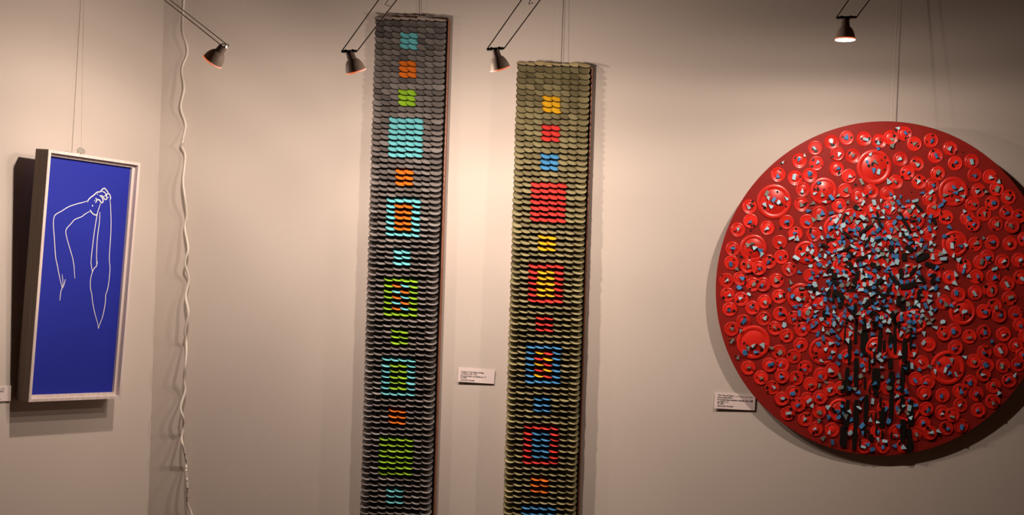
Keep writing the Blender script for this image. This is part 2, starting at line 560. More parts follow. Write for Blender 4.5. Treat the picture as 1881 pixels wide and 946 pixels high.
cap_panel('gold_cap_panel', 'right panel of golden bottle caps with red, yellow and blue caps, hung lower',
          (951, 122), (1089, 126), (925.5, 946), 66, 10.58, gold_rows, 'gold',
          {'B': 'blue_cap', 'Y': 'yellow', 'R': 'red', 'O': 'orange'}, 135, N2, SING_R, 0.021, 0.019, 5)

# ---------------------------------------------------------------- the round red relief
LEAN = math.radians(3.7)
dn = Vector((0, -math.cos(LEAN), -math.sin(LEAN)))     # front normal, tipped downwards
du = Vector((0, -math.sin(LEAN), math.cos(LEAN)))
R_D = 0.398
cpt = at_depth(1622.2, 532.6, 0.040)
DM = basis(Vector((1, 0, 0)), dn.cross(Vector((1, 0, 0))) * -1, dn, cpt)
DM = basis(Vector((1, 0, 0)), du, dn, cpt)             # local x right, y up, z out of the wall
DMI = DM.inverted()
disc = empty('round_relief', DM)
tag(disc, 'large round red relief of bottle caps, lids and blue shards forming a black tree', 'wall art')
def on_disc(px, py):
    p = DMI @ on_plane(px, py, cpt, dn)
    return p.x, p.y
bd = MB().lathe([(R_D - 0.001, -0.008), (R_D, -0.0072), (R_D, -0.0007), (R_D - 0.0007, 0.0)], 160)
board = bd.build('board', M['disc'], disc, 30)

S = 1 / 762.0 * 0.993
def tf(lst, ox, oy, s): return [(ox + x / s, oy + y / s) for x, y in lst]
lids = [(1422, 370.5, 31.5), (1513, 351, 24.7), (1606, 307, 32), (1751, 352, 27), (1384, 456, 24.8), (1481, 464, 21), (1470, 545, 24.5), (1384, 629, 31),
        (1512, 645, 26), (1754, 448, 24), (1768, 573, 24.5), (1741, 675.5, 31.5), (1543, 754, 22), (1667, 752, 24), (1537, 419, 24), (1675, 400, 25),
        (1611, 440, 20), (1590, 520, 22), (1660, 530, 22), (1600, 585, 22), (1680, 590, 23), (1610, 640, 21), (1550, 490, 21)]
small = []
small += tf([(1160, 158), (1030, 195), (887, 245), (1310, 165), (1080, 295), (1213, 315), (750, 355), (897, 380), (1073, 425), (565, 475), (840, 480), (1180, 490), (712, 505), (780, 603),
             (1145, 615), (1260, 655), (1375, 620), (315, 755), (765, 735), (1095, 745), (925, 810), (325, 880), (640, 890), (815, 885), (470, 940), (215, 955), (1190, 835), (1275, 795)], 1310, 220, 4.73)
small += tf([(118, 185), (215, 155), (335, 120), (425, 210), (570, 180), (605, 315), (735, 250), (300, 342), (445, 385), (780, 378), (920, 360), (360, 460), (625, 465), (950, 480), (1080, 495),
             (260, 540), (465, 540), (575, 568), (980, 615), (1140, 600), (1240, 672), (185, 640), (1100, 725), (925, 730), (555, 690), (1225, 805), (590, 790), (885, 855), (1030, 820),
             (1130, 905), (1330, 840), (1270, 920), (700, 850), (65, 790), (210, 760), (930, 905)], 1590, 220, 4.729)
small += tf([(300, 30), (210, 95), (440, 92), (585, 35), (745, 40), (650, 125), (525, 195), (795, 130), (155, 245), (540, 310), (440, 345), (145, 355), (270, 380), (360, 395), (600, 405),
             (215, 478), (105, 495), (315, 525), (500, 495), (395, 525), (770, 460), (845, 385), (115, 605), (222, 640), (405, 660), (520, 620), (130, 720), (310, 710), (530, 760), (640, 790),
             (735, 745), (400, 795), (240, 820), (488, 872), (145, 880), (700, 880), (800, 850), (580, 930), (1140, 80), (1080, 640), (960, 230), (1040, 330)], 1310, 400, 4.3)
small += tf([(845, 60), (1025, 55), (1150, 75), (865, 210), (1000, 195), (1140, 205), (1210, 335), (1080, 345), (960, 310), (905, 350), (780, 385), (875, 465), (1010, 465), (1225, 470), (1120, 520),
             (865, 590), (985, 570), (1135, 635), (1020, 695), (1185, 755), (1055, 770), (930, 740), (700, 890), (935, 905), (1090, 920), (1220, 845), (660, 470), (820, 940), (60, 110), (440, 610), (300, 800), (230, 200), (540, 450)], 1590, 400, 4.3)
small += tf([(125, 20), (415, 5), (490, 55), (590, 15), (585, 120), (440, 170), (540, 200), (460, 255), (375, 255), (235, 275), (320, 340), (460, 330), (395, 408), (555, 345), (615, 275), (535, 440),
             (460, 480), (650, 385), (720, 320), (795, 290), (780, 415), (715, 470), (630, 485), (570, 520), (710, 565), (500, 580), (615, 618), (795, 690), (685, 682), (1010, 800), (860, 410), (900, 60), (930, 690), (1060, 610)], 1310, 600, 3.64)
small += tf([(525, 45), (600, 30), (790, 40), (925, 45), (670, 85), (1005, 125), (795, 170), (905, 160), (375, 240), (725, 230), (810, 260), (920, 260), (1020, 255), (790, 320), (335, 350), (415, 370),
             (960, 360), (700, 370), (855, 395), (630, 430), (390, 440), (740, 450), (515, 460), (850, 500), (635, 525), (405, 550), (755, 560), (510, 575), (580, 590), (385, 645), (540, 680), (640, 665),
             (430, 710), (330, 715), (115, 800), (255, 800), (80, 700), (205, 700), (150, 410), (60, 400), (230, 410), (1050, 190), (1070, 60)], 1590, 600, 3.64)
rnd = random.Random(11)
circ = []            # (x, y, r_m, top_z) in local coordinates
def lvl(x, y, r):
    z = 0.0
    for (a, b, c, t) in circ:
        if (a - x) ** 2 + (b - y) ** 2 < (c + r - 0.003) ** 2:
            z = max(z, t)
    return z
def relief(prof, N, R, scal=0.0, dz=0.0):
    """stamped round: profile of (radius, height), optional scalloped outer ring"""
    vs, fs = [(0, 0, prof[0][1])], []
    for j, (r, z) in enumerate(prof[1:]):
        last = j == len(prof) - 3
        for k in range(N):
            a = 2 * PI * k / N
            s, zz = 1.0, z
            if j >= len(prof) - 3 and scal:
                s = 1 + (scal if k % 2 else -scal)
                zz = z + (dz if (k % 2 and last) else 0)
            vs.append((R * r * s * math.cos(a), R * r * s * math.sin(a), zz))
    for k in range(N):
        fs.append((0, 1 + k, 1 + (k + 1) % N))
    for j in range(len(prof) - 2):
        for k in range(N):
            k2 = (k + 1) % N
            fs.append((1 + j * N + k, 1 + (j + 1) * N + k, 1 + (j + 1) * N + k2, 1 + j * N + k2))
    n = len(prof) - 2
    fs.append(tuple(1 + n * N + k for k in range(N - 1, -1, -1)))
    return vs, fs
LIDV = lambda R: relief([(0, 0.0022), (0.66, 0.0022), (0.70, 0.0012), (0.74, 0.0012), (0.80, 0.0029), (0.93, 0.0029), (0.99, 0.0018), (1.0, 0.0)], 56, R)
CAPA = relief([(0, 0.0015), (0.52, 0.0015), (0.58, 0.0010), (0.64, 0.0014), (0.72, 0.0014), (0.80, 0.0020), (0.87, 0.0014), (0.96, 0.0015), (1.0, 0.0)], 42, 0.0178, 0.022, 0.0007)
CAPB = relief([(0, 0.0012), (0.70, 0.0012), (0.78, 0.0012), (0.85, 0.0018), (0.90, 0.0019), (0.98, 0.0012), (1.0, 0.0)], 42, 0.0174)
for (px, py, r) in lids:
    x, y = on_disc(px, py)
    R = r * S
    z = lvl(x, y, R)
    v, f = LIDV(R)
    o = MB().add(v, f).build('jar_lid', M['disc_cap'], disc, 40)
    o.matrix_local = Matrix.Translation((x, y, z)) @ Matrix.Rotation(rnd.uniform(0, 6), 4, 'Z')
    circ.append((x, y, R, z + 0.0024))
# thin out double readings, keep inside the board
kept = []
for (px, py) in small:
    x, y = on_disc(px, py)
    if x * x + y * y > (R_D - 0.014) ** 2: continue
    if any((a - x) ** 2 + (b - y) ** 2 < 0.0165 ** 2 for a, b in kept): continue
    kept.append((x, y))
for _ in range(900):                                    # fill what is left of the crown and lower trunk zone
    a, rr = rnd.uniform(0, 2 * PI), R_D * math.sqrt(rnd.random())
    x, y = rr * math.cos(a), rr * math.sin(a)
    if rr > R_D - 0.022: continue
    if any((a - x) ** 2 + (b - y) ** 2 < 0.034 ** 2 for a, b in kept): continue
    if any((a - x) ** 2 + (b - y) ** 2 < (c + 0.010) ** 2 for a, b, c, t in circ): continue
    kept.append((x, y))
cap_meshes = [MB().add(*CAPA).mesh('bottle_cap', M['disc_cap'], 35), MB().add(*CAPB).mesh('bottle_cap', M['disc_cap'], 40)]
capstuff = MB()
for i, (x, y) in enumerate(kept):
    z = lvl(x, y, 0.0165)
    tl = Matrix.Translation((x, y, z)) @ Matrix.Rotation(rnd.uniform(0, 6.28), 4, 'Z') @ Matrix.Rotation(rnd.uniform(-0.05, 0.05), 4, 'X')
    kind = 0 if rnd.random() < 0.72 else 1
    if i < 100:
        put('bottle_cap', cap_meshes[kind], disc, tl)
    else:
        capstuff.add(*(CAPA if kind == 0 else CAPB), tl)
    circ.append((x, y, 0.0172, z + 0.0015))
o = capstuff.build('bottle_caps', M['disc_cap'], disc, 38); o['kind'] = 'stuff'

def surf(x, y):
    z = 0.0
    for (a, b, c, t) in circ:
        if (a - x) ** 2 + (b - y) ** 2 < c * c: z = max(z, t)
    return z

# black trunk and branches: (px, py, width, length, angle from vertical in degrees)
bars = []
def vbar(ox, oy, s, x0, x1, y0, y1, ang=0):
    bars.append((ox + (x0 + x1) / 2 / s, oy + (y0 + y1) / 2 / s, (x1 - x0) / s, (y1 - y0) / s, ang))
A = (1500, 580, 6.755)
for q in [(475, 510, 40, 180), (460, 505, 180, 330), (385, 430, 290, 580), (345, 405, 645, 930), (460, 522, 535, 880), (540, 640, 190, 450), (560, 615, 60, 180), (690, 745, 70, 160), (755, 808, 190, 480),
          (680, 790, 655, 900), (640, 668, 480, 680), (960, 995, 10, 120), (950, 990, 130, 450), (815, 855, 300, 430), (1055, 1115, 280, 560), (1155, 1180, 150, 400), (885, 965, 690, 946), (1035, 1085, 610, 946),
          (880, 945, 530, 650), (700, 730, 400, 560), (1090, 1160, 560, 700), (585, 610, 760, 900), (645, 670, 860, 946), (1010, 1035, 80, 200), (890, 945, 230, 350), (305, 345, 800, 946), (340, 360, 100, 330),
          (575, 640, 450, 480)]:
    vbar(*A, *q)
B_ = (1500, 710, 6.755)
for q in [(345, 405, 170, 500), (455, 525, 170, 490), (580, 645, 110, 440), (285, 385, 490, 745), (440, 500, 500, 770), (780, 855, 260, 500), (895, 950, 60, 400), (1030, 1090, 110, 300), (1030, 1105, 410, 690),
          (1130, 1200, 180, 470), (1110, 1190, 640, 815), (700, 765, 0, 110), (660, 685, 340, 440), (718, 742, 320, 440), (525, 548, 650, 760), (800, 830, 540, 640), (915, 935, 560, 640), (725, 760, 490, 600),
          (640, 700, 590, 670), (775, 805, 130, 250), (590, 620, 480, 620), (1105, 1180, 520, 620), (295, 345, 180, 420)]:
    vbar(*B_, *q)
# branches in the crown, centre x, y, width, length, angle
K = [(1480, 360), (1600, 360), (1480, 480), (1600, 480)]
def br(q, x, y, w, l, a): bars.append((K[q][0] + x / 7.88, K[q][1] + y / 7.88, w / 7.88, l / 7.88, a))
for a in [(0, 575, 545, 45, 190, -55), (0, 620, 750, 40, 170, 55), (0, 870, 480, 40, 220, 55), (0, 890, 640, 35, 160, 25), (0, 630, 860, 70, 110, 10), (0, 370, 640, 25, 130, 70), (0, 550, 310, 25, 130, 15), (0, 725, 165, 60, 70, 30),
          (0, 900, 860, 40, 120, 60), (0, 280, 720, 30, 120, -70), (0, 790, 910, 35, 130, 60), (0, 70, 500, 25, 70, 0),
          (1, 110, 350, 35, 250, -17), (1, 490, 380, 40, 300, -33), (1, 690, 170, 35, 150, -45), (1, 545, 615, 35, 230, -50), (1, 550, 760, 60, 120, -55), (1, 740, 890, 60, 210, 62), (1, 920, 370, 35, 90, -20),
          (1, 290, 760, 60, 100, 0), (1, 480, 880, 60, 110, 0), (1, 170, 850, 40, 150, -40), (1, 60, 640, 35, 120, 70), (1, 600, 360, 25, 80, 80),
          (2, 405, 500, 40, 180, 5), (2, 480, 480, 60, 150, -60), (2, 420, 290, 50, 120, -50), (2, 515, 600, 55, 140, 15), (2, 650, 425, 45, 120, 80), (2, 700, 310, 60, 130, 0), (2, 80, 390, 40, 190, -80), (2, 330, 460, 35, 110, 20),
          (2, 715, 700, 40, 180, 0), (2, 640, 690, 35, 200, -35), (2, 880, 620, 50, 140, 20), (2, 745, 195, 50, 110, 10), (2, 270, 770, 50, 120, 0), (2, 640, 60, 60, 110, -30), (2, 840, 200, 30, 140, -20), (2, 900, 390, 40, 120, -60),
          (2, 350, 130, 55, 90, 20), (2, 410, 205, 60, 80, 0), (2, 730, 880, 35, 130, 0), (2, 850, 880, 40, 110, 0), (2, 600, 850, 35, 90, 10),
          (3, 60, 60, 50, 150, -65), (3, 330, 260, 45, 230, -38), (3, 100, 300, 45, 190, 50), (3, 430, 180, 55, 140, 0), (3, 600, 150, 40, 140, 35), (3, 540, 350, 60, 230, 75), (3, 690, 490, 50, 170, 8), (3, 740, 260, 50, 120, -30),
          (3, 895, 250, 50, 150, 10), (3, 870, 70, 50, 190, -65), (3, 130, 470, 45, 220, -50), (3, 250, 430, 45, 130, 20), (3, 400, 560, 60, 150, 10), (3, 460, 650, 55, 150, 0), (3, 180, 680, 60, 130, -60), (3, 350, 840, 45, 150, 0),
          (3, 60, 760, 40, 150, -55), (3, 400, 910, 40, 90, 0), (3, 300, 780, 35, 130, 10), (3, 640, 640, 45, 110, 40), (3, 30, 560, 60, 90, 0), (3, 60, 900, 70, 90, -20)]:
    br(*a)
stripstuff = MB()
for i, (px, py, w, l, ang) in enumerate(bars):
    x, y = on_disc(px, py)
    hw, hl = w * S / 2 * (1.3 if i >= len(bars) - 63 else 1.0), l * S / 2 * 1.05
    n = max(4, int(hl / 0.006))
    poly = []
    for k in range(n + 1):
        t = -1 + 2 * k / n
        poly.append((hw * (1 + rnd.uniform(-0.18, 0.12)) * (1 if 0 < k < n else 0.75), t * hl))
    for k in range(n, -1, -1):
        t = -1 + 2 * k / n
        poly.append((-hw * (1 + rnd.uniform(-0.18, 0.12)) * (1 if 0 < k < n else 0.75), t * hl))
    zs = [surf(x + hl * t * math.sin(math.radians(ang)), y + hl * t * math.cos(math.radians(ang))) for t in (-0.9, -0.5, 0, 0.5, 0.9)]
    z0 = max(zs)
    m = Matrix.Translation((x, y, 0)) @ Matrix.Rotation(math.radians(-ang if ang else rnd.uniform(-2, 2)), 4, 'Z')
    if i < 100:
        mb = MB().prism(poly, min(zs), z0 + 0.0026)
        ob = mb.build('tree_strip', M['black_paint'], disc)
        ob.matrix_local = m
    else:
        stripstuff.prism(poly, min(zs), z0 + 0.0026, m)
if stripstuff.v:
    o = stripstuff.build('tree_strips', M['black_paint'], disc); o['kind'] = 'stuff'

# tin shards
shards = []                                            # px, py, size px, material
def sh(q, txt):
    for item in txt.split():
        k, x, y = item[0], *item[1:].split(',')
        shards.append((K[q][0] + float(x) / 7.88, K[q][1] + float(y) / 7.88, rnd.uniform(7.0, 11.0), k))
sh(0, 'B370,20 P265,85 B495,140 G610,85 P820,105 P730,20 G775,190 P940,190 B45,215 G95,110 B240,240 B370,245 P490,290 P595,250 B700,265 B355,335 P440,355 G185,310 G105,335 B600,375 P540,420 G655,335 P815,310 P755,375 G885,335 B25,390 P220,470 B335,475 B370,445 B460,440 P455,540 B625,475 B690,495 B750,460 P845,435 B730,560 B95,575 P235,605 B320,575 G385,585 B520,605 P830,590 P880,640 B655,645 G710,620 B790,670 B85,710 B205,705 P405,700 B555,680 B490,680 P490,770 G540,730 B740,760 P810,770 P680,730 B880,725 P90,805 G220,785 B320,810 P280,870 P390,860 B410,800 P710,825 P820,840 B490,870 B600,870 P915,890 P570,920 B205,860 G410,905 P160,920 B20,925 P25,765')
sh(1, 'P40,95 P140,70 P100,165 B220,155 G300,100 P305,195 P175,230 P335,25 B425,15 B395,95 B525,75 P635,70 P600,160 B460,160 G405,200 P675,215 G545,210 P760,275 G615,290 B515,320 B860,290 B845,375 B685,350 B400,315 P155,310 B250,310 B40,295 G25,360 B335,385 B165,425 P70,430 B95,490 B35,540 B185,525 B290,500 G365,470 G440,430 P470,490 P585,430 B680,455 P725,520 B840,470 P930,460 P890,575 P645,570 P420,560 P515,540 B555,580 B720,640 P255,595 B190,610 B95,605 G350,625 B295,680 B390,700 P490,650 B565,680 P665,680 P715,715 P855,685 B635,745 B790,735 G745,790 P855,780 P440,760 P530,815 P360,790 P120,700 P35,700 P95,780 B25,790 G160,840 P240,845 B315,860 P110,870 B65,880 B580,880 B655,860 G690,830 P890,880 B370,880 P220,780 G855,30 G900,160 P900,700')
sh(2, 'P70,65 B195,45 P310,55 G265,85 B335,15 P395,100 B455,140 B225,150 B95,155 B160,215 P290,200 P360,190 B70,245 P490,210 P570,205 B545,150 P715,50 B790,40 P855,35 B895,95 B685,155 P800,140 P880,200 B915,215 P810,235 P610,265 B510,295 P845,335 P930,315 B745,370 B320,285 B345,330 B415,370 B60,345 P135,335 G520,345 G610,330 G680,345 B245,395 P315,400 B530,415 P795,410 B860,430 P60,440 P180,465 B255,465 B730,510 P90,510 G585,510 B640,570 P870,540 B280,550 B350,545 B475,555 P840,590 B790,610 P930,480 P230,605 B125,630 P50,675 B310,670 B405,660 B570,710 P405,725 P155,725 B650,670 B805,695 G760,755 P830,780 B915,730 G30,745 B140,790 B320,750 P230,830 B425,790 P470,840 B560,800 P655,815 B395,850 P410,905 B525,890 B305,880 B810,880 B145,900 P910,900 B25,855 B90,930 G920,860')
sh(3, 'P300,40 P375,10 P185,60 G90,30 P525,60 G485,95 G630,75 P695,75 B50,140 B255,100 B205,140 B500,150 B690,170 B850,190 B940,95 P100,215 P190,235 P385,225 P510,210 B600,270 P650,230 B430,295 B520,295 B280,275 P215,320 B265,340 B60,290 P10,310 B35,380 P370,385 G135,380 P695,285 B710,365 B780,385 P870,395 B935,385 B600,420 B50,460 B180,455 B295,465 G390,460 B500,470 B595,510 G740,495 P845,495 P850,575 P115,515 G465,545 B285,570 P350,590 B185,570 B75,600 P640,600 P690,645 B790,640 P865,670 B210,645 B35,665 P95,685 P250,725 G360,725 P430,760 P595,730 B545,680 P730,720 B930,695 P860,750 B660,790 P730,790 B210,780 B80,830 G140,815 P180,865 G260,860 B435,830 G530,615 B545,780 B545,870 B605,885 P700,870 G845,895 G790,820 G890,840 B130,925 G560,935 P20,475')
def A6(txt, ox, oy, s):
    for item in txt.split():
        k, x, y = item[0], *item[1:].split(',')
        shards.append((ox + float(x) / s, oy + float(y) / s, rnd.uniform(7.6, 11), k))
A6('P60,35 B215,100 P265,45 P315,90 P425,25 B560,80 P635,120 P425,145 G280,170 P80,160 B200,195 G140,220 B15,225 B80,275 B265,265 P410,225 P385,310 B255,340 P180,340 P115,410 P205,450 B20,350 B165,520 B290,505 P60,560 B260,585 B50,760 P175,680 G285,750 G30,870 P165,910 B490,450 B550,490 B605,550 P690,560 P785,540 P770,490 B850,510 B560,615 P590,670 G545,745 B425,765 P810,640 B715,840 G800,760 B885,810 B1010,735 G1010,810 B1220,800 B1090,645 P1180,620 P1205,480 P1030,460 B920,370 P895,190 B795,130 P830,65 B700,230 G545,190 B1075,150 P1040,225 G1120,190 B1210,180 B1205,250 P1330,225 P1325,335 B1195,365 P1285,575 B1275,660 B1045,30 G1160,140 B1185,80 G1280,70 B1300,15 P900,65 P800,20 B745,35 B1340,830 B1110,930 B400,890 G460,900', 1500, 580, 6.755)
A6('P160,40 B510,70 B560,145 P695,180 P990,120 B1120,70 B1145,165 P1340,105 B30,130 P145,250 B255,300 G35,320 B145,385 P410,310 P525,260 B1000,270 G1015,305 G1115,320 B890,425 B425,415 B560,485 P415,570 B1005,485 P980,605 P160,565 G85,640 B195,690 B570,580 B625,710 B690,780 P760,660 P845,675 B965,735', 1500, 710, 6.755)
dense = [(s[0], s[1]) for s in shards]
def crown(px, py): return ((px - 1612) / 150) ** 2 + ((py - 490) / 150) ** 2
# looser shards around the crown and one or two on every cap and lid outside it
for _ in range(800):
    px, py = rnd.uniform(1440, 1800), rnd.uniform(330, 690)
    c = crown(px, py)
    if c > 1.5 or rnd.random() < c * 0.62: continue
    if 1480 < px < 1720 and 360 < py < 600: continue
    if py > 600 and 1490 < px < 1700: continue
    if any((a - px) ** 2 + (b - py) ** 2 < 90 for a, b in dense): continue
    dense.append((px, py))
    shards.append((px, py, rnd.uniform(7.5, 11.5), rnd.choice('BBBPPG')))
def px_of(x, y):
    p = DM @ Vector((x, y, 0)) - EYE
    u, v = F_PX * p.x / p.y, F_PX * p.z / p.y
    return VX + u * CR + v * SR, VY + u * SR - v * CR
chips = []
for (x, y, c, t) in list(circ):
    px, py = px_of(x, y)
    if c > 0.02:
        for k in range(7):
            a, q = rnd.uniform(0, 6.28), c * rnd.uniform(0.1, 0.8)
            pp = px_of(x + q * math.cos(a), y + q * math.sin(a))
            if any((m - pp[0]) ** 2 + (n - pp[1]) ** 2 < 75 for m, n in dense): continue
            dense.append(pp)
            shards.append((*pp, rnd.uniform(7, 11), rnd.choice('BBPPG')))
        for k in range(7):
            a, q = rnd.uniform(0, 6.28), c * rnd.uniform(0.1, 0.85)
            chips.append((*px_of(x + q * math.cos(a), y + q * math.sin(a)), rnd.uniform(3.5, 8)))
    else:
        j = (px + rnd.uniform(-3, 3), py + rnd.uniform(-2, 3))
        if any((m - j[0]) ** 2 + (n - j[1]) ** 2 < 80 for m, n in dense): continue
        dense.append(j)
        shards.append((*j, rnd.uniform(6.5, 10.5), rnd.choice('BBBPPGG')))
        for k in range(rnd.choice((1, 2, 2, 3))):
            chips.append((px + rnd.uniform(-10, 10), py + rnd.uniform(-10, 10), rnd.uniform(3.5, 7.5)))
for _ in range(260):                                     # pieces lying on the bare red between the caps
    a, rr = rnd.uniform(0, 2 * PI), R_D * math.sqrt(rnd.random())
    x, y = rr * math.cos(a), rr * math.sin(a)
    if rr > R_D - 0.012 or surf(x, y) > 0: continue
    pp = px_of(x, y)
    if any((m - pp[0]) ** 2 + (n - pp[1]) ** 2 < 110 for m, n in dense): continue
    dense.append(pp)
    if rnd.random() < 0.62:
        shards.append((*pp, rnd.uniform(6, 10), rnd.choice('BPPGG')))
        chips.append((pp[0] + rnd.uniform(-5, 5), pp[1] + rnd.uniform(-5, 5), rnd.uniform(3, 6)))
    else:
        chips.append((*pp, rnd.uniform(3.5, 7)))
def shard_poly(sz):
    s = sz * S
    k = rnd.random()
    if k < 0.70:                                          # triangle with a curved back
        a = rnd.uniform(0.28, 0.5)
        return [(-0.55 * s, 0), (0.35 * s, -a * s), (0.5 * s, -0.1 * s), (0.42 * s, a * s * 0.9)]
    if k < 0.88:
        w = rnd.uniform(0.2, 0.34)
        return [(-0.55 * s, -w * s), (0.5 * s, -w * s * 1.1), (0.6 * s, w * s), (-0.5 * s, w * s * 0.9)]
    w = rnd.uniform(0.3, 0.42)
    return [(-0.4 * s, -w * s), (0.45 * s, -w * s * 0.6), (0.5 * s, w * s * 0.7), (0, w * s * 1.2), (-0.45 * s, w * s * 0.5)]
shards.sort(key=lambda s: -s[2])
SK = ['shard_blue', 'shard_pale', 'shard_grey']
SN = {'B': 0, 'P': 1, 'G': 2}
SL = {'B': 'blue tin shard', 'P': 'pale blue tin shard', 'G': 'grey tin shard'}
st = MB()
for i, (px, py, sz, k) in enumerate(shards):
    x, y = on_disc(px, py)
    if x * x + y * y > (R_D - 0.006) ** 2: continue
    z = max(surf(x, y), surf(x + 0.004, y), surf(x - 0.004, y), surf(x, y + 0.004), surf(x, y - 0.004)) + 0.0022
    m = Matrix.Translation((x, y, z + rnd.uniform(0.0004, 0.0022))) @ Matrix.Rotation(rnd.uniform(0, 6.28), 4, 'Z') @ Matrix.Rotation(rnd.uniform(-0.16, 0.16), 4, 'X') @ Matrix.Rotation(rnd.uniform(-0.16, 0.16), 4, 'Y')
    pl = shard_poly(sz)
    if i < 100:
        o = MB().prism(pl, -0.0022, 0.0006).build('tin_shard', M[SK[SN[k]]], disc)
        o.matrix_local = m
        o['label'] = SL[k]
    else:
        st.prism(pl, -0.0022, 0.0006, m, SN[k])
o = st.build('tin_shards', [M[k] for k in SK], disc); o['kind'] = 'stuff'
ck = MB()
for (px, py, sz) in chips:
    x, y = on_disc(px, py)
    if x * x + y * y > (R_D - 0.004) ** 2: continue
    z = surf(x, y)
    n = rnd.choice((5, 6, 7))
    el, an = rnd.uniform(0.5, 1.0), rnd.uniform(0, 6.28)
    poly = [(sz * S * 0.5 * rnd.uniform(0.7, 1.1) * math.cos(2 * PI * k / n), sz * S * 0.5 * el * rnd.uniform(0.7, 1.1) * math.sin(2 * PI * k / n)) for k in range(n)]
    ck.prism(poly, 0, 0.0011, Matrix.Translation((x, y, z)) @ Matrix.Rotation(an, 4, 'Z'))
o = ck.build('black_chips', M['black_paint'], disc); o['kind'] = 'stuff'

# ---------------------------------------------------------------- hanging wires
def wire(label, p_top, p_bot, r=0.0006, m='nylon', hook=None):
    p_top, p_bot = Vector(p_top), Vector(p_bot)
    top = p_top + (p_top - p_bot) * ((ROOM_H - p_top.z) / (p_top.z - p_bot.z))
    top.y = min(top.y, -0.003) if hook is None else top.y
    root = empty('hanging_wire', Matrix.Translation(p_bot))
    tag(root, label, 'wire', 'thin wires the art hangs from')
    MB().tube([Vector((0, 0, 0)), top - p_bot], r, 8).build('line', M[m], root)
    return root
wire('thin wire above the left silver cap panel', at_depth(771.9, 0, 0.006), at_depth(770, 36, 0.018), 0.0007, 'steel')
wire('thin wire above the gold cap panel', at_depth(1035.3, 0, 0.008), at_depth(1030.7, 121, 0.018), 0.0007, 'steel')
wire('pale wire carrying the round red relief', at_depth(1647.5, 0, 0.02), at_depth(1636, 231, 0.055), 0.0011, 'nylon')
lwp = lambda px, py, d: on_plane(px, py, corner + n_left * d, n_left)
hw = wire('fine clear wire with metal hook above the blue picture', lwp(153.8, 0, 0.012), lwp(149, 278, 0.036), 0.0006, 'nylon', hook=True)
hk = MB()
hk.box((-0.0085, -0.002, -0.004), (0.0085, 0.002, 0.005)).box((-0.0045, -0.0025, 0.005), (0.0035, 0.0025, 0.008)).box((-0.002, -0.003, -0.010), (0.002, 0.001, -0.004))
h = hk.build('hook', M['clip'], hw)
h.rotation_euler = (0, 0, math.radians(60))

# ---------------------------------------------------------------- white cord in the corner
def z1(p): return (p[0] / 3.153, p[1] / 3.153)
def z8(p): return (240 + p[0] / 3.845, 700 + p[1] / 3.845)
cpx = [(339, -40), (338.8, -18)] + [z1(p) for p in [(1067, 0), (1060, 100), (1062, 190), (1085, 265), (1084, 320), (1055, 400), (1068, 510), (1048, 620), (1075, 720), (1058, 820), (1075, 915)]]
cpx += [c2(p) for p in [(1275, 10), (1262, 70), (1288, 140), (1273, 310), (1285, 420), (1298, 550), (1285, 640), (1308, 780), (1285, 880)]]
cpx += [c3(p) for p in [(1003, 10), (1025, 95), (1008, 190), (1023, 280), (1003, 380), (1010, 430), (1012, 490), (1005, 570), (998, 640)]]
cpx += [z8(p) for p in [(378, 5), (385, 70), (352, 185), (372, 260), (372, 320), (360, 400), (365, 440), (378, 490), (392, 570), (392, 640), (400, 740), (400, 860), (430, 940)]]
cpx += [(362, 990), (352, 1040), (360, 1100)]
cpx.sort(key=lambda p: p[1])
cpx = [p for i, p in enumerate(cpx) if i == 0 or p[1] - cpx[i - 1][1] > 5.5]
pts = []
for i, (px, py) in enumerate(cpx):
    pts.append(at_depth(px, py, 0.022 + 0.009 * math.sin(i * 1.7)))
full = [at_depth(340, -135, 0.02) , at_depth(337, -90, 0.02)] + pts
full[0].z = ROOM_H - 0.002
z_end = full[-1].z
k = 0
while z_end > 0.12:
    z_end -= 0.09; k += 1
    full.append(Vector((full[-1].x + (0.006 if k % 2 else -0.006), -0.022, z_end)))
full.append(Vector((full[-1].x, -0.03, 0.004)))
cpath = smooth_path(full, 6)
cord = MB().tube(cpath, 0.0027, 10).build('power_cord', M['cord'], None, 60)
tag(cord, 'wavy white power cord hanging down the wall beside the corner', 'cord')
pr = MB()
for i in range(26):
    a = z8((378, 490)); 
    py = 826 + i * 3.8
    best = min(cpath, key=lambda p: abs(p.z - at_depth(341, py, 0.02).z))
    if rnd.random() < 0.75:
        pr.box((0.0004, -0.0034, -0.0011), (0.0026, -0.0006, 0.0011), Matrix.Translation(best))
p_ = pr.build('printed_marking', M['print'], cord)
p_['label'] = 'small dark printing along the lower cord'

